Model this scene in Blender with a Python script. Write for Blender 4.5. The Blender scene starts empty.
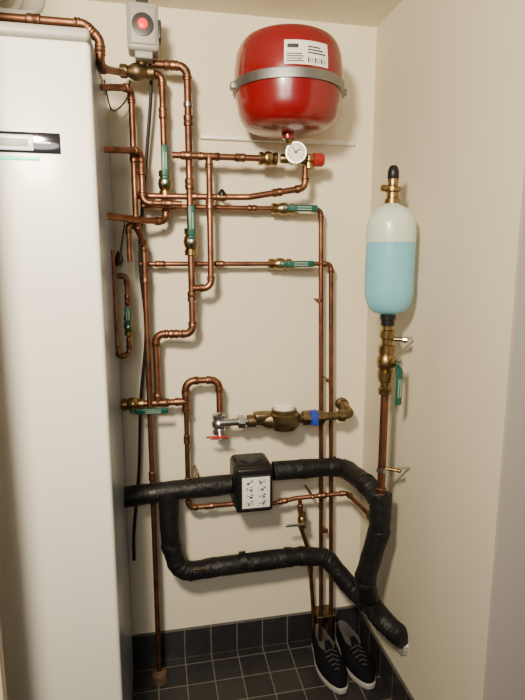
import bpy, bmesh, math, random
from mathutils import Vector, Matrix

# ------------------------------------------------------------------ survey
CAM = Vector((0, -1.83, 1.49)); FPX = 530.0
YAW, PITCH = math.radians(11.5), math.radians(9.5)
F = Vector((math.sin(YAW)*math.cos(PITCH), math.cos(YAW)*math.cos(PITCH), -math.sin(PITCH)))
R = Vector((math.cos(YAW), -math.sin(YAW), 0)); U = R.cross(F)
XR = 0.766; ZC = 2.27
def S(px, py, d):            # measured point at distance d in front of back wall
    v = F + R*((px-262.5)/FPX) + U*((350-py)/FPX)
    return CAM + v*((-d - CAM.y)/v.y)
def SR(px, py, g):           # measured point at distance g from right wall
    v = F + R*((px-262.5)/FPX) + U*((350-py)/FPX)
    return CAM + v*((XR-g)/v.x)
def snap(pts, tol=0.02):
    o=[pts[0].copy()]
    for p in pts[1:]:
        p=p.copy(); q=o[-1]; dx=abs(p.x-q.x); dz=abs(p.z-q.z)
        if dx<tol and dz>0.03: p.x=q.x
        elif dz<tol and dx>0.03: p.z=q.z
        o.append(p)
    return o

# ------------------------------------------------------------------ materials
def mat(name, col, rough=0.5, metal=0.0, var=0.0, scale=20, bump=0.0, bscale=60, col2=None, emis=0, coat=0, bdist=0.002, rvar=0, spec=None):
    m=bpy.data.materials.new(name); m.use_nodes=True
    nt=m.node_tree; b=nt.nodes['Principled BSDF']
    b.inputs['Base Color'].default_value=(*col,1); b.inputs['Roughness'].default_value=rough
    b.inputs['Metallic'].default_value=metal
    if spec is not None: b.inputs['Specular IOR Level'].default_value=spec
    if coat: b.inputs['Coat Weight'].default_value=coat; b.inputs['Coat Roughness'].default_value=0.1
    if emis: b.inputs['Emission Color'].default_value=(*col,1); b.inputs['Emission Strength'].default_value=emis
    tc=nt.nodes.new('ShaderNodeTexCoord')
    if var or col2:
        n=nt.nodes.new('ShaderNodeTexNoise'); n.inputs['Scale'].default_value=scale; n.inputs['Detail'].default_value=4
        nt.links.new(tc.outputs['Object'], n.inputs['Vector'])
        r=nt.nodes.new('ShaderNodeValToRGB'); r.color_ramp.elements[0].position=.35; r.color_ramp.elements[1].position=.65
        c2=col2 if col2 else tuple(c*(1-var) for c in col)
        r.color_ramp.elements[0].color=(*c2,1); r.color_ramp.elements[1].color=(*col,1)
        nt.links.new(n.outputs['Fac'], r.inputs['Fac']); nt.links.new(r.outputs['Color'], b.inputs['Base Color'])
        if rvar:
            mr=nt.nodes.new('ShaderNodeMapRange'); mr.inputs['From Min'].default_value=.35; mr.inputs['From Max'].default_value=.65
            mr.inputs['To Min'].default_value=rough+rvar; mr.inputs['To Max'].default_value=rough
            nt.links.new(n.outputs['Fac'], mr.inputs['Value']); nt.links.new(mr.outputs[0], b.inputs['Roughness'])
    if bump:
        n=nt.nodes.new('ShaderNodeTexNoise'); n.inputs['Scale'].default_value=bscale; n.inputs['Detail'].default_value=5
        nt.links.new(tc.outputs['Object'], n.inputs['Vector'])
        bp=nt.nodes.new('ShaderNodeBump'); bp.inputs['Strength'].default_value=bump; bp.inputs['Distance'].default_value=bdist
        nt.links.new(n.outputs['Fac'], bp.inputs['Height']); nt.links.new(bp.outputs['Normal'], b.inputs['Normal'])
    return m
COP=mat('copper',(0.34,0.155,0.090),0.38,1,col2=(0.14,0.062,0.040),scale=18,rvar=.16)
COPF=mat('copper_fitting',(0.34,0.165,0.095),0.38,1,col2=(0.12,0.058,0.036),scale=55,rvar=.14)
BRASS=mat('brass',(0.40,0.28,0.12),0.34,1,col2=(0.20,0.13,0.055),scale=50)
DBRASS=mat('aged_brass',(0.25,0.18,0.10),0.44,1,col2=(0.12,0.085,0.048),scale=40)
STEEL=mat('steel',(0.5,0.5,0.5),0.3,1,var=.2)
BAND=mat('galvanised_band',(0.30,0.30,0.30),0.5,1,var=.2)
GREEN=mat('green_handle',(0.003,0.085,0.058),0.4)
WTXT=mat('white_print',(0.80,0.79,0.75),0.5)
HTXT=mat('handle_print',(0.35,0.42,0.38),0.5)
DTXT=mat('dark_print',(0.03,0.03,0.03),0.5)
REDP=mat('red_lacquer',(0.20,0.004,0.007),0.27,0,coat=.4,var=.1,scale=5)
REDH=mat('red_handle',(0.32,0.015,0.010),0.4)
BLUE=mat('blue_seal',(0.015,0.05,0.4),0.4)
BLK=mat('black_plastic',(0.006,0.006,0.007),0.42,bump=.1,spec=.35)
RUB=mat('black_pipe_insulation',(0.004,0.004,0.005),0.5,col2=(0.008,0.008,0.009),scale=18,bump=.85,bscale=22,bdist=.012,spec=.35)
CABM=mat('black_cable',(0.008,0.008,0.010),0.45)
GREY=mat('grey_plastic',(0.36,0.355,0.33),0.45)
DGREY=mat('dark_grey_plastic',(0.03,0.03,0.032),0.4)
LGREY=mat('light_cable',(0.45,0.44,0.40),0.5)
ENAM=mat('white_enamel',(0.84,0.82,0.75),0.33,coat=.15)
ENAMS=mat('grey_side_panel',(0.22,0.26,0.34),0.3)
REDL=mat('red_lamp',(1,0.004,0.002),0.3,emis=1.3)
GRNL=mat('green_led',(0.02,.9,0.35),0.3,emis=1.8)
DISP=mat('display_glass',(0.015,0.015,0.02),0.08)
DISPL=mat('display_lit',(0.75,0.8,0.85),0.2,emis=.5)
def bottle_mat(name,col):
    m=mat(name,col,0.3,coat=.2); b=m.node_tree.nodes['Principled BSDF']
    b.inputs['Subsurface Weight'].default_value=.6; b.inputs['Subsurface Radius'].default_value=(.03,.03,.03); b.inputs['Subsurface Scale'].default_value=.5
    return m
BOT=bottle_mat('milky_bottle_plastic',(0.60,0.68,0.60))
BOTB=bottle_mat('blue_glycol_fill',(0.19,0.50,0.62))
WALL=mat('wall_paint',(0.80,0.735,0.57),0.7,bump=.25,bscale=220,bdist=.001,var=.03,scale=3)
WALLR=mat('side_wall_shaded',(0.64,0.585,0.465),0.7,bump=.25,bscale=220,bdist=.001,var=.03,scale=3)  # wall paint darkened: the right wall's dimness is put into the colour
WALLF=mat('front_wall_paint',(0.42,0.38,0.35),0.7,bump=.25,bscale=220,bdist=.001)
WALLL=mat('door_frame_paint',(0.58,0.50,0.38),0.7)
CEIL=mat('ceiling_paint',(0.78,0.73,0.59),0.8,bump=.2,bscale=150)
CANV=mat('shoe_canvas',(0.003,0.0035,0.006),0.85,bump=.5,bscale=400,spec=.15)
SOLE=mat('shoe_sole',(0.34,0.33,0.31),0.6)
LACE=mat('shoe_lace',(0.05,0.05,0.052),0.8,spec=.2)
LIN=mat('shoe_lining',(0.09,0.085,0.08),0.8,spec=.2)
RUST=mat('rusty_collar',(0.12,0.06,0.035),0.8,col2=(0.05,0.03,0.02),scale=40)
FOIL=mat('foil_end',(0.75,0.75,0.75),0.35,0.7,bump=1,bscale=60,bdist=.01)

def tilemat(name, plane, sz=0.1, off=(0,0)):
    m=bpy.data.materials.new(name); m.use_nodes=True; nt=m.node_tree; b=nt.nodes['Principled BSDF']
    tc=nt.nodes.new('ShaderNodeTexCoord'); sp=nt.nodes.new('ShaderNodeSeparateXYZ'); cb=nt.nodes.new('ShaderNodeCombineXYZ')
    nt.links.new(tc.outputs['Object'],sp.inputs[0])
    a,c={'xy':('X','Y'),'xz':('X','Z'),'yz':('Y','Z')}[plane]
    for ax,slot,o in((a,'X',off[0]),(c,'Y',off[1])):
        ad=nt.nodes.new('ShaderNodeMath'); ad.operation='ADD'; ad.inputs[1].default_value=o
        nt.links.new(sp.outputs[ax],ad.inputs[0]); nt.links.new(ad.outputs[0],cb.inputs[slot])
    br=nt.nodes.new('ShaderNodeTexBrick'); br.offset=0; br.squash=1
    br.inputs['Scale'].default_value=1; br.inputs['Brick Width'].default_value=sz; br.inputs['Row Height'].default_value=sz if plane=='xy' else .118
    br.inputs['Mortar Size'].default_value=.0022; br.inputs['Mortar Smooth'].default_value=.2
    br.inputs['Color1'].default_value=(.017,.016,.018,1); br.inputs['Color2'].default_value=(.026,.025,.027,1); br.inputs['Mortar'].default_value=(.14,.13,.12,1)
    nt.links.new(cb.outputs[0],br.inputs['Vector']); 
    n=nt.nodes.new('ShaderNodeTexNoise'); n.inputs['Scale'].default_value=35
    nt.links.new(tc.outputs['Object'],n.inputs['Vector'])
    mx=nt.nodes.new('ShaderNodeMixRGB'); mx.blend_type='OVERLAY'; mx.inputs[0].default_value=.5
    nt.links.new(br.outputs['Color'],mx.inputs[1]); nt.links.new(n.outputs['Fac'],mx.inputs[2])
    nt.links.new(mx.outputs[0],b.inputs['Base Color'])
    inv=nt.nodes.new('ShaderNodeMath'); inv.operation='SUBTRACT'; inv.inputs[0].default_value=1; nt.links.new(br.outputs['Fac'],inv.inputs[1])
    bp=nt.nodes.new('ShaderNodeBump'); bp.inputs['Strength'].default_value=.6; bp.inputs['Distance'].default_value=.002
    nt.links.new(inv.outputs[0],bp.inputs['Height']); nt.links.new(bp.outputs['Normal'],b.inputs['Normal'])
    b.inputs['Roughness'].default_value=.36
    return m

# ------------------------------------------------------------------ mesh builder
def group(name, loc=(0,0,0)):
    e=bpy.data.objects.new(name,None); e.empty_display_size=.05; bpy.context.collection.objects.link(e); return e
def frame(z):
    z=z.normalized(); t=Vector((0,0,1)) if abs(z.z)<.9 else Vector((1,0,0))
    x=t.cross(z).normalized(); return x, z.cross(x)
def fillet(pts, Rr, n=7):
    out=[pts[0]]; arcs=[]
    for i in range(1,len(pts)-1):
        a0,p,b0=pts[i-1],pts[i],pts[i+1]; d1=a0-p; d2=b0-p; l1,l2=d1.length,d2.length
        d1.normalize(); d2.normalize(); ang=d1.angle(d2)
        if ang>math.radians(176): out.append(p); continue
        t=min(Rr/math.tan(ang/2), .45*l1,.45*l2); a=p+d1*t; b=p+d2*t; w=math.sin(ang/2); arc=[]
        for k in range(n+1):
            s=k/n; arc.append((a*(1-s)**2+p*(2*s*(1-s)*w)+b*s*s)/((1-s)**2+2*s*(1-s)*w+s*s))
        out+=arc; arcs.append((arc,d1,d2,ang))
    out.append(pts[-1]); return out,arcs
def smooth(pts,n=8):
    P=[pts[0]*2-pts[1]]+list(pts)+[pts[-1]*2-pts[-2]]; o=[]
    for i in range(1,len(P)-2):
        for k in range(n):
            t=k/n; a,b,c,d=P[i-1:i+3]
            o.append(.5*((2*b)+(c-a)*t+(2*a-5*b+4*c-d)*t*t+(3*b-a-3*c+d)*t**3))
    o.append(pts[-1]); return o
class M:
    def __init__(s,name,mats,parent=None):
        s.n=name; s.mats=mats; s.p=parent; s.bm=bmesh.new()
    def mi(s,m):
        if m not in s.mats: s.mats.append(m)
        return s.mats.index(m)
    def tube(s,pts,r,m,seg=14,caps=True):
        mi=s.mi(m); n=len(pts); rr=r if isinstance(r,(list,tuple)) else [r]*n; rings=[]
        x,y=frame(pts[1]-pts[0])
        for i,p in enumerate(pts):
            t=(pts[min(i+1,n-1)]-pts[max(i-1,0)])
            if t.length<1e-9: t=pts[-1]-pts[0]
            t.normalize(); x=(x-t*x.dot(t)).normalized(); y=t.cross(x)
            rings.append([s.bm.verts.new(p+(x*math.cos(2*math.pi*k/seg)+y*math.sin(2*math.pi*k/seg))*rr[i]) for k in range(seg)])
        for a,b in zip(rings,rings[1:]):
            for k in range(seg):
                f=s.bm.faces.new((a[k],a[(k+1)%seg],b[(k+1)%seg],b[k])); f.material_index=mi
        if caps:
            f=s.bm.faces.new(rings[0][::-1]); f.material_index=mi
            f=s.bm.faces.new(rings[-1]); f.material_index=mi
    def prof(s,o,ax,pr,m,seg=20):
        ax=ax.normalized(); s.tube([o+ax*h for r,h in pr],[max(r,.0004) for r,h in pr],m,seg)
    def lathe(s,o,ax,pr,m,seg=48,a0=0,a1=2*math.pi,xdir=None):
        mi=s.mi(m); ax=ax.normalized()
        if xdir is None: x,y=frame(ax)
        else: x=xdir.normalized(); y=ax.cross(x)
        full=abs(a1-a0-2*math.pi)<1e-6; K=seg if full else seg+1; rings=[]
        for r,h in pr:
            rings.append([s.bm.verts.new(o+ax*h+(x*math.cos(a0+(a1-a0)*k/seg)+y*math.sin(a0+(a1-a0)*k/seg))*max(r,.0003)) for k in range(K)])
        for a,b in zip(rings,rings[1:]):
            for k in range(seg):
                j=(k+1)%K
                f=s.bm.faces.new((a[k],a[j],b[j],b[k])); f.material_index=mi
        if full:
            f=s.bm.faces.new(rings[0][::-1]); f.material_index=mi; f=s.bm.faces.new(rings[-1]); f.material_index=mi
    def box(s,c,size,m,bev=.003,rot=None,seg=3):
        t=bmesh.new(); bmesh.ops.create_cube(t,size=1)
        bmesh.ops.scale(t,vec=size,verts=t.verts)
        if bev: bmesh.ops.bevel(t,geom=t.edges[:],offset=min(bev,min(size)*.49),segments=seg,affect='EDGES',profile=.5)
        mx=Matrix.Translation(c)@(rot.to_4x4() if rot else Matrix())
        s._m(t,mx,m)
    def ball(s,c,r,m,scale=(1,1,1),seg=20):
        t=bmesh.new(); bmesh.ops.create_uvsphere(t,u_segments=seg,v_segments=seg//2+2,radius=r)
        bmesh.ops.scale(t,vec=scale,verts=t.verts); s._m(t,Matrix.Translation(c),m)
    def _m(s,t,mx,m):
        mi=s.mi(m); bmesh.ops.transform(t,matrix=mx,verts=t.verts)
        for f in t.faces: f.material_index=mi
        me=bpy.data.meshes.new('t'); t.to_mesh(me); t.free(); s.bm.from_mesh(me); bpy.data.meshes.remove(me)
    def hexn(s,a,b,r,m): s.tube([a,b],r,m,seg=6)
    def done(s,ang=35):
        bmesh.ops.recalc_face_normals(s.bm,faces=s.bm.faces[:])
        me=bpy.data.meshes.new(s.n); s.bm.to_mesh(me); s.bm.free()
        for m in s.mats: me.materials.append(m)
        me.polygons.foreach_set('use_smooth',[True]*len(me.polygons)); me.set_sharp_from_angle(angle=math.radians(ang))
        o=bpy.data.objects.new(s.n,me); bpy.context.collection.objects.link(o)
        if s.p: o.parent=s.p
        return o

Zv=Vector((0,0,1)); Xv=Vector((1,0,0)); Yv=Vector((0,1,0))
def collar(b,c,d,r,m=None,L=.015):
    m=m or COPF; d=d.normalized()
    b.tube([c-d*L*.5,c-d*L*.42,c-d*L*.15,c+d*L*.05,c+d*L*.15,c+d*L*.42,c+d*L*.5],[r*1.05,r*1.30,r*1.34,r*1.2,r*1.34,r*1.30,r*1.05],m,seg=16)

# ------------------------------------------------------------------ room
def slab(name,x0,x1,y0,y1,z0,z1,m):
    b=M(name,[m]); b.box(Vector(((x0+x1)/2,(y0+y1)/2,(z0+z1)/2)),(x1-x0,y1-y0,z1-z0),m,0); return b.done()
slab('floor',-1.2,1.5,-3.2,.1,-.06,0,tilemat('floor_tiles','xy',.1,(.03,.045)))
slab('wall_back',-.9,XR+.1,0,.1,0,ZC,WALL)
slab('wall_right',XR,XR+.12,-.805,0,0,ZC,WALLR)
slab('wall_left',-.9,-.8,-.805,0,0,ZC,WALL)
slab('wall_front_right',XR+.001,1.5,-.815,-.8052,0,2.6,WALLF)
slab('wall_front_left',-1.2,-.318,-.83,-.806,0,2.6,WALLL)
slab('ceiling',-.9,XR+.12,-.805,.1,ZC,ZC+.06,CEIL)
slab('baseboard_back',-.8,XR-.009,-.009,-.0003,.0003,.12,tilemat('skirting_tiles_back','xz',.1,(.03,0)))
slab('baseboard_right',XR-.009,XR-.0003,-.8,-.0003,.0003,.12,tilemat('skirting_tiles_right','yz',.1,(.045,0)))

# ------------------------------------------------------------------ heat pump cabinet
g=group('heat_pump_cabinet'); XC=-.119; YF=-.55
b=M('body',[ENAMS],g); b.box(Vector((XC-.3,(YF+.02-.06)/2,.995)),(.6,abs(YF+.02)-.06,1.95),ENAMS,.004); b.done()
b=M('front_panel',[ENAM],g); b.box(Vector((XC-.3,YF+.012,.9875)),(.602,.03,1.935),ENAM,.010,seg=4); b.done()
b=M('top_trim',[GREY],g); b.box(Vector((XC-.3,YF+.2,1.967)),(.604,.42,.025),GREY,.008); b.done()
b=M('plinth',[DGREY],g); b.box(Vector((XC-.3,-.29,.012)),(.58,.42,.022),DGREY,.002); b.done()
b=M('display_panel',[DISP],g)
zz=S(30,142,.56).z; xe=S(60,142,.56).x
b.box(Vector((xe-.1,YF-.004,zz)),(.2,.006,.043),DISP,.002)
xl=S(33,142,.56).x
b.box(Vector((xl-.07,YF-.0065,zz-.001)),(.14,.004,.032),DISPL,.010)
b.box(Vector((xl-.07,YF-.009,zz-.001)),(.12,.002,.016),GREY,.0008)
b.box(Vector((xe-.035,YF-.0075,zz)),(.03,.001,.003),DISPL,0)
b.done()
b=M('status_led',[GRNL],g); b.box(Vector((xe-.10,YF-.0035,zz-.033)),(.11,.003,.008),GRNL,.001); b.done()

# ------------------------------------------------------------------ copper pipework
cp=group('copper_pipework'); cnt=[0]
def run(pix,r=.010,Rf=None,ends=(0,0),couple=(),sn=True,elb=True,m=None):
    m=m or COP
    pts=[S(*p) if not isinstance(p,Vector) else p for p in pix]
    if sn: pts=snap(pts)
    cnt[0]+=1; b=M('pipe_run_%d'%cnt[0],[m],cp)
    path,arcs=fillet(pts,Rf or r*2.4)
    b.tube(path,r,m)
    if elb:
        for arc,d1,d2,ang in arcs:
            if ang<math.radians(150):
                b.tube(arc,r*1.15,COPF); collar(b,arc[0]+d1*.006,d1,r); collar(b,arc[-1]+d2*.006,d2,r)
    if ends[0]: collar(b,pts[0],pts[1]-pts[0],r)
    if ends[1]: collar(b,pts[-1],pts[-2]-pts[-1],r)
    for i,t in couple:
        collar(b,pts[i].lerp(pts[i+1],t),pts[i+1]-pts[i],r,L=.034)
    b.done(); return pts
def tee(p,dirs,r):
    cnt[0]+=1; b=M('tee_%d'%cnt[0],[COPF],cp)
    for d in dirs:
        b.tube([p,p+d*r*2.4],r*1.15,COPF); collar(b,p+d*r*2.6,d,r)
    b.ball(p,r*1.18,COPF); b.done()
RR=.0112
r1=run([(152,64,.11),(187,68,.11),(189,334,.11),(156,340,.09),(158,404,.09)],RR,couple=[(0,.5),(1,.19),(1,.42),(1,.85),(2,.5)])
r2=run([(118,405,.09),(186,404,.09)],RR,couple=[])
tee(r2[1],[Vector((-1,0,0)),Zv,-Zv],RR)
tee(Vector((r1[-1].x,r2[0].y,r2[0].z)),[Xv,-Xv,Zv],RR)
r3=run([r2[1],(187,381,.09),(219,382,.09),(219,412,.10)],RR,Rf=.03,couple=[])
r4=run([r2[1],(187,508,.09),(240,506,.09)],.0085,couple=[(0,.35),(0,.75),(1,.4)])
r5=run([(262,506,.09),(297,498,.09),(347,493,.11),(374,519,.30)],.0082,sn=False,couple=[(0,.6),(1,.5)])
r6=run([(99,87,.30),(131,88,.14),(134,222,.14),(144,246,.10),(147,400,.10),(156,640,.10)],.0092,couple=[(1,.5),(3,.2),(4,.3)])
r7=run([(99,149,.30),(141,151,.14),(142,203,.14),(182,203,.14)],.0092,couple=[(1,.35),(2,.6)])
r8=run([(99,215,.30),(138,216,.14),(166,216,.09),(168,76,.09),(150,76,.10)],RR*.92,couple=[(2,.75)])
r9=run([(172,155,.12),(262,157,.12)],.0100,couple=[(0,.15),(0,.75)])
r10=run([(209,155,.12),(209,288,.12),(193,290,.12)],.0100,couple=[(0,.36)])
tee(Vector((r10[0].x,r9[0].y,r9[0].z)),[Xv,-Xv,-Zv],.0100)
r11=run([(138,196,.09),(236,202,.12),(249,191,.13),(305,188,.13),(308,166,.13)],.0100,couple=[(0,.55),(0,.85),(2,.5)])
r12=run([(142,206,.06),(321,207,.06),(321,606,.06)],.0082,couple=[(0,.15),(0,.6),(1,.5)])
r13=run([(140,264,.06),(331,264,.06),(331,603,.06)],.0082,couple=[(0,.1),(0,.4)])
r14=run([(0,17,.40),(84,24,.42),(100,40,.42),(100,68,.42),(124,73,.13)],.0098,sn=False,couple=[(0,.4)])
r15=run([(0,29,.30),(84,32,.30)],.008,sn=False,elb=False)
r16=run([(112,250,.2),(112,285,.2),(113,357,.2),(130,357,.17),(129,276,.17),(117,276,.17)],.0072,Rf=.02,couple=[(3,.15),(3,.7)])
r17=run([(140,236,.1),(128,216,.16),(128,262,.16)],.0075)
br=run([(300,500,.10),(301,528,.10),(309,552,.08),(313,606,.04)],.0078,sn=False,couple=[(0,.3),(2,.3)])
XB=XR-.095
B0=SR(381,490,.095); yb=B0.y
def SB(py):
    v=F+R*((381-262.5)/FPX)+U*((350-py)/FPX); t=(yb-CAM.y)/v.y; return Vector((XB,yb,CAM.z+v.z*t))
run([SB(496),SB(376)],.0125,sn=False,couple=[(0,.03)])

b=M('floor_collar',[RUST],cp); p=Vector((r6[-1].x,r6[-1].y,0)); 
b.tube([p,p+Zv*.03,p+Zv*.04],[.03,.028,.012],RUST); b.tube([p+Zv*.03,r6[-1]+Zv*.01],.0092,COP); b.done()
for rr_ in (r12,r13):
    b=M('floor_pipe_end',[COP],cp); p=rr_[-1]; b.tube([p,Vector((p.x,p.y,.0))],.0082,COP); b.done()
b=M('branch_pipe_end',[COP],cp); p=br[-1]; b.tube([p,Vector((p.x,p.y-.01,.0))],.0078,COP); b.done()
b=M('pipe_bracket',[DBRASS],cp); q=Vector(((r12[-1].x+r13[-1].x)/2,-.035,.135)); b.box(q,(.075,.07,.008),DBRASS,.002); b.done()
def clip(p,r,nrm,dist):
    b=M('pipe_clip',[STEEL],cp); b.tube([p,p+nrm*dist],.0035,STEEL,8); b.tube([p-Zv*.006,p+Zv*.006],r*1.3,STEEL); b.done()
for px,py in((189,105),(189,300)): 
    q=S(px,py,.11); q.x=r1[1].x; clip(q,RR,Yv,.11)
for px,py,rr_ in((321,300,r12),(321,470,r12),(331,380,r13),(331,530,r13)):
    q=S(px,py,.06); q.x=rr_[1].x; b=M('pipe_clip',[COPF],cp); b.tube([q,q+Yv*.06],.0035,COPF,8); b.tube([q-Zv*.005,q+Zv*.005],.0105,COPF); b.done()
clip(SB(470),.0125,Xv,.095)
b=M('wall_stud_cap',[BRASS],cp); q=SB(468); b.tube([q+Vector((.0,0,0)),q+Vector((.04,-.03,.0))],.005,BRASS); b.ball(q+Vector((.042,-.032,0)),.007,BRASS); b.done()
for px,py in((197,477),(313,497)):
    b=M('pipe_clip_stud',[BRASS],cp); q=S(px,py,.1); b.tube([q,Vector((q.x,0,q.z))],.005,BRASS); b.ball(q,.008,BRASS); b.done()

# ------------------------------------------------------------------ ball valves
def valve(c,ax,L,r,hdir=None,hl=.08,hm=GREEN,hw=.021,face=Vector((0,-1,0)),body=BRASS,hoff=0.0,txt=True,g=None):
    g=g or group('ball_valve'); ax=ax.normalized()
    b=M('valve_body',[body],g)
    b.prof(c-ax*L/2,ax,[(r*1.25,0),(r*1.5,L*.02),(r*1.5,L*.22),(r*1.2,L*.25),(r*1.55,L*.34),(r*1.75,L*.5),(r*1.55,L*.66),(r*1.2,L*.75),(r*1.5,L*.78),(r*1.5,L*.98),(r*1.25,L)],body,12)
    b.prof(c,face,[(r*.9,0),(r*.9,r*1.9),(r*.6,r*2.0),(r*.6,r*2.9)],body,12); b.done()
    if hdir is not None:
        hdir=hdir.normalized(); sd=face.cross(hdir).normalized(); hd=sd.cross(face); rot=Matrix((hd,sd,face)).transposed()
        h=M('valve_handle',[hm],g)
        p0=c+face*r*2.9
        h.box(p0+hd*(.004+hoff*.5),(.026+abs(hoff),hw*.85,.005),hm,.002,rot)
        k0=p0+hd*(hl*.14+hoff)+face*.005
        h.box(k0+hd*(hl*.40),(hl*.80,hw,.007),hm,.0034,rot)
        h.box(p0+hd*(hl*.13+hoff)+face*.002,(.012,hw*.8,.010),hm,.002,rot)
        h.prof(c+face*r*2.6,face,[(r*.5,0),(r*.5,.014),(0,.015)],STEEL,6)
        if txt:
            for s_ in(-.2,.16): h.box(k0+hd*(hl*.40)+face*.0038+sd*hw*s_,(hl*.42,hw*.12,.0008),HTXT,0,rot)
        h.done()
def at(px,py,d,x=None,z=None):
    p=S(px,py,d)
    if x is not None: p.x=x
    if z is not None: p.z=z
    return p
valve(at(168,184,.09,x=r8[3].x),Zv,.08,.0125,Zv,.115)
valve(at(190,242,.11,x=r1[2].x),Zv,.085,.0135,Zv,.115)
valve(at(283,206,.06,z=r12[0].z),Xv,.08,.012,Xv,.115)
valve(at(280,263,.06,z=r13[0].z),Xv,.08,.012,Xv,.115)
valve(at(128,326,.17,x=r16[4].x),Zv,.06,.009,Zv,.065,hw=.018)
valve(at(133,405,.09,z=r2[0].z),Xv,.07,.0135,Vector((1,0,-.02)),.12,hw=.020,face=Vector((0,-.94,-.34)).normalized())
valve(at(268,157,.12,z=r9[0].z),Xv,.06,.0135,None)
valve(S(374,519,.30),(S(374,519,.30)-S(347,493,.11)),.05,.011,None,g=cp)
valve(S(302,520,.10),Zv,.06,.010,Vector((-1,0,.02)),.075,hm=STEEL,hw=.010,txt=False,body=BRASS)
vt=SB(362); valve(vt,Zv,.10,.0165,-Zv,.13,face=Vector((.40,-.91,0)).normalized(),hw=.026,g=cp)

# mixing valve with electric actuator
g=group('valve_actuator')
c=S(143,31,.14)
b=M('housing',[GREY],g); b.box(c,(.088,.075,.125),GREY,.01); b.box(c+Vector((0,-.037,0)),(.074,.012,.10),GREY,.006)
b.box(c+Vector((0,0,.068)),(.034,.04,.02),DGREY,.004); b.box(c-Vector((0,0,.07)),(.05,.05,.02),GREY,.004)
b.box(c+Vector((.046,-.01,-.005)),(.01,.05,.05),DGREY,.003)
b.prof(c+Vector((0,-.042,0)),-Yv,[(.030,0),(.030,.006),(.025,.007)],DGREY,24); b.done()
b=M('red_indicator',[REDL],g); b.prof(c+Vector((0,-.048,0)),-Yv,[(.014,0),(.014,.003),(.008,.006)],REDL,20); b.done()
b=M('mixing_valve',[DBRASS],g); q=S(137,72,.12)
b.prof(q-Xv*.05,Xv,[(.016,0),(.02,.003),(.02,.02),(.016,.024),(.024,.04),(.026,.05),(.024,.06),(.016,.076),(.02,.08),(.02,.097),(.016,.10)],DBRASS,12)
b.tube([q,Vector((c.x,q.y,c.z-.07))],.013,DBRASS); b.done()

b=M('drain_knob',[BLK],None); q=S(222,193,.12); b.prof(q-Zv*.01,Zv,[(.013,0),(.013,.01),(.004,.022)],BLK,12); b.tube([q,Vector((q.x,0,q.z))],.004,BRASS); b.done()
b=M('wall_hook',[BLK],None); q=S(117,265,.05); b.prof(q,Vector((.15,0,1)),[(.012,0),(.010,.02),(.003,.045)],BLK,12); b.tube([q+Zv*.01,Vector((q.x,0,q.z+.01))],.004,BLK); b.done()

# ------------------------------------------------------------------ expansion tank
g=group('expansion_tank'); c=S(289,85,.19); c.y=-.182
VS=.80
pr=[(.0,-.172),(.055,-.171),(.10,-.165),(.132,-.150),(.150,-.118),(.158,-.075),(.164,-.03),(.166,.0),(.166,.03),(.164,.06),(.160,.095),(.150,.125),(.133,.148),(.10,.162),(.06,.169),(.0,.171)]
pr=[(a*.975,h*VS) for a,h in pr]
def cat(pr,n=4):
    v=smooth([Vector((a,b_,0)) for a,b_ in pr],n); return [(max(q.x,0),q.y) for q in v]
PR=cat(pr)
b=M('tank_shell',[REDP],g); b.lathe(c,Zv,PR,REDP,64); b.done()
hb=-.014
b=M('mounting_band',[BAND],g); b.lathe(c,Zv,[(.158,hb-.013),(.1665,hb-.013),(.1675,hb-.009),(.1655,hb),(.1675,hb+.009),(.1665,hb+.013),(.158,hb+.013)],BAND,64)
b.box(c+Vector((-.169,-.01,hb)),(.016,.03,.02),BAND,.003); b.box(c+Vector((.169,-.01,hb)),(.016,.03,.02),BAND,.003)
b.box(Vector((c.x,-.009,c.z+hb)),(.06,.017,.05),BAND,.002); b.done()
def rad(h):
    for (a,h0),(a2,h1) in zip(PR,PR[1:]):
        if h0<=h<=h1 and h1>h0: return a+(a2-a)*(h-h0)/(h1-h0)
    return .16
b=M('rating_label',[WTXT],g); xd=Vector((0,-1,0))
def patch(a0,a1,h0,h1,m,e):
    b.lathe(c,Zv,[(rad(h0+(h1-h0)*k/6)+e,h0+(h1-h0)*k/6) for k in range(7)],m,16,a0,a1,xd)
A=-.32; hl0=.006; k_=.86
patch(A,A+.80,hl0,hl0+.072*k_,WTXT,.0012)
for i in range(4): patch(A+.04,A+.33-.03*(i%2),hl0+(.008+i*.007)*k_,hl0+(.011+i*.007)*k_,DTXT,.002)
patch(A+.05,A+.24,hl0+.048*k_,hl0+.060*k_,DTXT,.002)
for i in range(9): patch(A+.40+i*.040,A+.412+i*.040+.012*(i%3==0),hl0+.007*k_,hl0+.022*k_,DTXT,.002)
for i in range(3): patch(A+.40,A+.74-.05*i,hl0+(.034+i*.009)*k_,hl0+(.038+i*.009)*k_,DTXT,.002)
b.done()
b=M('tank_connection',[BRASS],g); q=S(294,153,.13)
b.tube(fillet([c-Zv*.135,c-Zv*.155,Vector((q.x,q.y,q.z+.012)),q],.01)[0],.010,BRASS); b.prof(c-Zv*.152,Zv,[(.019,0),(.02,.008),(.02,.017)],REDP,16); b.done()

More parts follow.
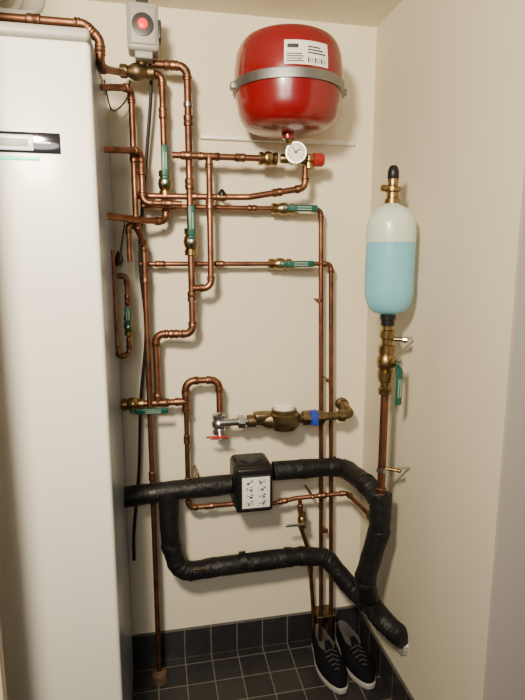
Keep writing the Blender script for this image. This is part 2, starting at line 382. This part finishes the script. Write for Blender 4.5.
g=group('pressure_gauge'); q=S(296,153,.165)
fd=Vector((-.25,-1,-.0)).normalized()
b=M('gauge_case',[STEEL],g); b.prof(q-fd*.015,fd,[(.030,0),(.0335,.004),(.0335,.024),(.032,.026)],STEEL,32); b.done()
b=M('gauge_dial',[WTXT],g); b.prof(q+fd*.0112,fd,[(.0285,0),(.0285,.001)],WTXT,32)
x_,y_=frame(fd)
for k in range(11):
    a=math.radians(-40+k*26); d=x_*math.cos(a)+y_*math.sin(a)
    b.tube([q+fd*.0126+d*.020,q+fd*.0126+d*.025],.0010,DTXT,4)
b.tube([q+fd*.0135-x_*.006,q+fd*.0135+x_*.016+y_*.010],.0014,DTXT,4)
b.tube([q+fd*.0135,q+fd*.0135-x_*.012+y_*.016],.0012,REDH,4)
b.prof(q+fd*.012,fd,[(.004,0),(.004,.003)],DTXT,12); b.done()
g=group('safety_valve'); q=S(294,158,.13); q.z=r9[0].z
b=M('manifold',[BRASS],g); b.prof(q-Xv*.045,Xv,[(.013,0),(.015,.005),(.015,.03),(.019,.035),(.019,.06),(.015,.065),(.015,.085)],BRASS,12)
b.tube([q,S(296,153,.155)],.010,BRASS); e=at(309,157,.13,z=q.z); b.prof(e-Zv*.03,Zv,[(.012,0),(.016,.003),(.016,.02),(.02,.025),(.02,.04),(.012,.045)],BRASS,12); b.done()
b=M('red_cap',[REDH],g); b.prof(e+Xv*.01,Xv,[(.014,0),(.021,.004),(.021,.032),(.018,.038)],REDH,10); b.done()

b=M('mounting_rail',[ENAM]); p0=S(200,136,0); p1=S(353,144,0); b.box(Vector(((p0.x+p1.x)/2,-.009,p0.z-.004)),(p1.x-p0.x,.0178,.014),ENAM,.003); b.done()

# ------------------------------------------------------------------ level bottle
g=group('brine_level_bottle'); bb=SB(316); bt=SB(202); H=bt.z-bb.z
full=cat([(.016,0),(.022,.004),(.045,.012),(.060,.03),(.068,.055),(.070,.085),(.070,H*.45),(.070,H*.62),(.070,H-.075),(.064,H-.045),(.045,H-.02),(.024,H-.008),(.018,H)],4)
lev=H*.65
lo=[q_ for q_ in full if q_[1]<=lev]; hi=[q_ for q_ in full if q_[1]>=lev]
lo.append((.070,lev)); hi.insert(0,(.070,lev))
b=M('liquid_level_body',[BOTB],g); b.lathe(bb,Zv,lo,BOTB,48); b.done()
b=M('bottle_body',[BOT],g); b.lathe(bb,Zv,hi,BOT,48); b.done()
b=M('bottle_fittings',[BRASS],g)
b.prof(bb-Zv*.03,Zv,[(.015,0),(.02,.002),(.02,.018),(.023,.02),(.023,.032)],BLK,12)
b.prof(bb-Zv*.068,Zv,[(.017,0),(.0225,.003),(.0225,.024),(.016,.028),(.016,.04)],BRASS,12)
b.prof(bt-Zv*.004,Zv,[(.022,0),(.022,.012),(.017,.014),(.017,.03),(.024,.034),(.024,.044),(.014,.048),(.016,.066),(.014,.07)],BRASS,12)
b.tube([bt+Zv*.037-Xv*.036-Yv*.01,bt+Zv*.037],[.009,.009],BRASS); b.done()
b=M('vent_cap',[BLK],g); b.prof(bt+Zv*.062,Zv,[(.014,0),(.016,.003),(.016,.022),(.012,.034),(.008,.038)],BLK,16); b.done()
b=M('tap',[BRASS],g); q=SB(339); b.tube([q,q+Vector((.05,-.035,0))],.006,BRASS); b.prof(q+Vector((.035,-.028,0)),Vector((.8,-.5,0)),[(.006,0),(.009,.003),(.009,.014),(.003,.018)],STEEL,10); b.tube([q,q+Vector((.08,0,0))],.004,STEEL)
b.prof(SB(352),Zv,[(.0135,0),(.02,.003),(.021,.02),(.0165,.024),(.0165,.05)],BRASS,12); b.done()
b=M('couplings',[BRASS],cp); 
b.prof(SB(395),Zv,[(.0135,0),(.02,.003),(.021,.02),(.0165,.024),(.0165,.04),(.022,.043),(.022,.06)],BRASS,12); b.done()

# ------------------------------------------------------------------ insulated pipes
g=group('insulated_pipe')
def ins(pts,r,name):
    b=M(name,[RUB],g); pts=smooth(fillet(pts,.06,5)[0],5); n=len(pts)
    rad_=[r*(1+.03*math.sin(i*.9)+.022*math.sin(i*2.3+1)) for i in range(n)]
    b.tube(pts,rad_,RUB,24); return b,pts
b,_=ins([S(112,499,.11),S(160,492,.11),S(231,484,.11)],.034,'upper_pipe_left'); b.done()
b,_=ins([S(273,471,.11),S(342,466,.11),Vector((XB-.02,yb+.06,SB(492).z+.0)),SB(502)+Zv*.0],.033,'upper_pipe_right'); b.done()
endp=SR(402,640,.0); 
b,_=ins([SB(494),SB(530),SB(582)+Vector((-.03,.03,0)),S(370,606,.28),SR(390,628,.06),endp+Xv*.01],.034,'riser'); b.done()
b,_=ins([S(168,492,.13),S(171,545,.13),S(180,573,.13),S(215,567,.13),S(300,556,.12),S(326,557,.12),S(352,589,.17),S(375,609,.28),SR(396,634,.035)],.033,'lower_return'); b.done()
b=M('tape_wraps',[BLK],g)
for p,q in(((150,494,.11),(156,493,.11)),((300,469,.11),(306,469,.11)),((332,467,.11),(337,466,.11)),((240,562,.127),(246,561,.127)),((285,557,.122),(291,557,.122))):
    a,c_=S(*p),S(*q); b.tube([a,c_],.0352,BLK,20)
b.done()
b=M('foil_sleeve',[FOIL],g); b.tube([endp-Xv*.014,endp+Xv*.002],[.040,.047],FOIL,20); b.done()
gx=M('exposed_joint',[DBRASS],g); q=S(200,570,.165); gx.box(q+Vector((0,.002,0)),(.04,.008,.008),DBRASS,.002,Matrix.Rotation(.2,3,'Y')); gx.done()

g=group('filling_unit'); c=S(251,482,.115)  # insulated filling unit, not a pump
b=M('insulation_shell',[BLK],g); b.box(c+Vector((0,.01,0)),(.132,.13,.165),BLK,.02,None,5); b.box(c+Vector((0,-.058,0)),(.126,.03,.158),BLK,.012,None,4)
b.prof(c+Zv*.07,Zv,[(.035,0),(.035,.018),(.028,.024)],DGREY,20); b.box(c+Vector((-.055,-.03,.03)),(.02,.06,.04),BLK,.006)
b.done()
b=M('instruction_label',[WTXT],g); lc=c+Vector((.004,-.0738,-.006)); b.box(lc,(.100,.002,.120),DGREY,.0008); b.box(lc-Yv*.0006,(.094,.002,.108),WTXT,.0008)
random.seed(4)
for i in range(4):
    for j in range(2):
        o=lc+Vector((-.022+j*.043,-.0019,.037-i*.0245)); a=random.uniform(-.6,.6); rt=Matrix.Rotation(a,3,'Y')
        b.box(o,(.024,.001,.0022),DTXT,0,rt); b.box(o+Vector((random.uniform(-.006,.006),0,-.005)),(.008,.001,.005),DTXT,0,rt); b.prof(o+Vector((random.choice((-.009,.009)),.0005,.004)),-Yv,[(.0025,0),(.0025,.001)],DTXT,10)
        b.box(o+Vector((.006,0,.008)),(.010,.001,.0013),DTXT,0,Matrix.Rotation(-a,3,'Y'))
b.done()

# ------------------------------------------------------------------ water meter
g=group('water_meter'); c=S(284,419,.115)
valve(S(219,424,.10),Zv,.07,.015,Xv,.07,hm=REDH,hw=.018,face=Vector((0,-.5,-.86)).normalized(),hoff=-.037,body=STEEL,txt=False,g=g)
b=M('meter_body',[DBRASS],g)
b.prof(c-Xv*.13,Xv,[(.016,0),(.022,.002),(.022,.03),(.016,.032),(.018,.05),(.028,.07),(.034,.1),(.034,.15),(.024,.17),(.017,.18),(.017,.2)],DBRASS,16)
b.prof(c-Zv*.037,Zv,[(.02,0),(.042,.004),(.052,.018),(.054,.045),(.054,.058),(.045,.064)],DBRASS,32)
b.box(c+Vector((-.075,0,.014)),(.065,.045,.032),DBRASS,.01); b.done()
b=M('register',[WTXT],g); b.prof(c+Zv*.026,Zv,[(.044,0),(.044,.010),(.038,.012)],DBRASS,32); b.prof(c+Zv*.036,Zv,[(.037,0),(.037,.016),(.033,.020)],ENAM,32); b.done()
b=M('outlet',[DBRASS],g); z=c.z
b.hexn(c+Xv*.066,c+Xv*.092,.026,DBRASS); b.hexn(c+Xv*.118,c+Xv*.142,.024,DBRASS)
e1=S(352,418,.115); e1.z=z
b.tube(fillet([c+Xv*.06,e1,Vector((e1.x+.0,-.03,z+.012)),Vector((e1.x,.0,z+.012))],.03)[0],.015,DBRASS); b.hexn(e1-Xv*.05,e1-Xv*.028,.021,DBRASS)
b.prof(Vector((e1.x,-.022,z+.012)),Yv,[(.02,0),(.024,.004),(.024,.022)],DBRASS,12); b.done()
b=M('blue_seal',[BLUE],g); b.prof(c+Xv*.09,Xv,[(.022,0),(.0265,.003),(.0265,.026),(.022,.029)],BLUE,16)
b.box(c+Vector((.104,-.028,-.006)),(.022,.012,.03),BLUE,.003); b.done()
b=M('inlet_union',[STEEL],g); v0=S(219,424,.10); a=c-Xv*.13; b.tube([Vector((v0.x,a.y,a.z)),a],.013,STEEL); b.hexn(a-Xv*.03,a-Xv*.008,.023,STEEL); b.done()

# ------------------------------------------------------------------ cables
def cable(name,pts,r,m):
    b=M(name,[m]); b.tube(smooth([S(*p) for p in pts],8),r,m,10); b.done()
cable('power_cable',[(150,60,.08),(151,92,.07),(147,150,.06),(143,200,.05),(140,260,.06),(146,330,.05),(141,400,.05),(139,470,.05),(134,530,.04),(134,560,.03)],.006,CABM)
cable('control_cable',[(140,5,.14),(137,-4,.14),(120,-8,.14)],.005,LGREY)
cable('flexible_hose',[(-20,6,.3),(8,13,.3),(18,6,.25),(22,-8,.2)],.010,LGREY)
cable('flexible_hose',[(-20,9,.33),(25,14,.3),(39,9,.25),(43,-6,.2)],.009,LGREY)
cable('sensor_cable',[(104,80,.2),(112,110,.1),(126,100,.06),(130,80,.05)],.0025,CABM)
cable('sensor_cable',[(125,222,.06),(121,250,.05),(122,262,.05),(110,268,.05)],.0025,CABM)

# ------------------------------------------------------------------ shoes
def shoe(loc,rotz,mir=1):
    g=group('sneaker'); L=.27
    def ring(z,b0,f0,wk,zt=0):
        o=[]; N=40
        for k in range(N):
            a=2*math.pi*k/N; u=(1-math.cos(a))/2
            y=b0+(f0-b0)*u; t=y/L
            w=.032+.018*max(0,math.sin(math.pi*min(1,max(0,(t-.25)/.85))))
            x=math.sin(a); x=math.copysign(abs(x)**.7,x)*w*wk + mir*.008*max(0,t-.3)
            o.append(Vector((x,-y,z+zt*u)))
        return o
    mx=Matrix.Translation(loc)@Matrix.Rotation(rotz,4,'Z')
    def loft(b,rings,m,c0=True,c1=True):
        mi=b.mi(m); vs=[[b.bm.verts.new(mx@p) for p in r_] for r_ in rings]
        for a_,c_ in zip(vs,vs[1:]):
            for k in range(len(a_)):
                f=b.bm.faces.new((a_[k],a_[(k+1)%len(a_)],c_[(k+1)%len(a_)],c_[k])); f.material_index=mi
        if c0: f=b.bm.faces.new(vs[0][::-1]); f.material_index=mi
        if c1: f=b.bm.faces.new(vs[-1]); f.material_index=mi
    b=M('sole',[SOLE],g); loft(b,[ring(.0005,.002,L-.002,1),ring(.005,-.002,L+.002,1.04),ring(.018,-.002,L+.002,1.05),ring(.023,.002,L-.003,.99)],SOLE); b.done()
    b=M('upper',[CANV],g)
    loft(b,[ring(.021,.002,L-.003,1.0),ring(.038,.001,L-.008,1.01),ring(.050,.002,L-.032,.97),ring(.060,.003,L-.066,.92),ring(.070,.004,L-.095,.88,-.002),ring(.080,.004,L-.115,.84,-.006),ring(.086,.008,L-.122,.78,-.008)],CANV,True,False)
    loft(b,[ring(.086,.008,L-.122,.78,-.008),ring(.080,.012,L-.128,.70,-.006),ring(.05,.013,L-.12,.72),ring(.032,.014,L-.10,.75)],LIN,False,True); b.done(60)
    b=M('laces',[LACE],g)
    for i in range(5):
        y=.152+.015*i; z=.082-.0072*i; w=.021
        b.tube([mx@Vector((-w+mir*.004,-y,z-.006)),mx@Vector((mir*.004,-y-.003,z+.006)),mx@Vector((w+mir*.004,-y-.006,z-.006))],.0026,LACE,6)
    b.tube([mx@Vector((mir*.003,-.118,.094)),mx@Vector((mir*.003,-.140,.080)),mx@Vector((mir*.003,-.175,.064))],[.010,.014,.010],CANV,12)
    b.done()
h1=S(322,622,.05); shoe(Vector((h1.x-.020,-.026,0)),.05,1)
shoe(Vector((h1.x+.078,-.026,0)),.12,-1)

# ------------------------------------------------------------------ camera, light, world
cd=bpy.data.cameras.new('camera'); cam=bpy.data.objects.new('camera',cd); bpy.context.collection.objects.link(cam)
cam.matrix_world=Matrix.Translation(CAM)@Matrix((R,U,-F)).transposed().to_4x4()
cd.sensor_width=36; cd.sensor_fit='VERTICAL'; cd.sensor_height=36; cd.lens=FPX/700*36; cd.clip_start=.01
bpy.context.scene.camera=cam
def area(name,loc,tgt,size,e,col):
    l=bpy.data.lights.new(name,'AREA'); l.shape='DISK'; l.size=size; l.energy=e; l.color=col
    o=bpy.data.objects.new(name,l); bpy.context.collection.objects.link(o); o.location=loc
    o.rotation_euler=(Vector(tgt)-Vector(loc)).to_track_quat('-Z','Y').to_euler()
area('ceiling_lamp',(-.32,-1.75,2.10),(.05,0,1.2),.22,60,(1,.84,.60))
area('hall_fill',(-.25,-2.8,2.0),(-.2,-.5,1.0),.6,16,(1,.95,.86))  # added fill light behind the camera, not an actual lamp in the hall
w=bpy.data.worlds.new('world'); bpy.context.scene.world=w; w.use_nodes=True
w.node_tree.nodes['Background'].inputs[0].default_value=(.60,.58,.62,1); w.node_tree.nodes['Background'].inputs[1].default_value=.12
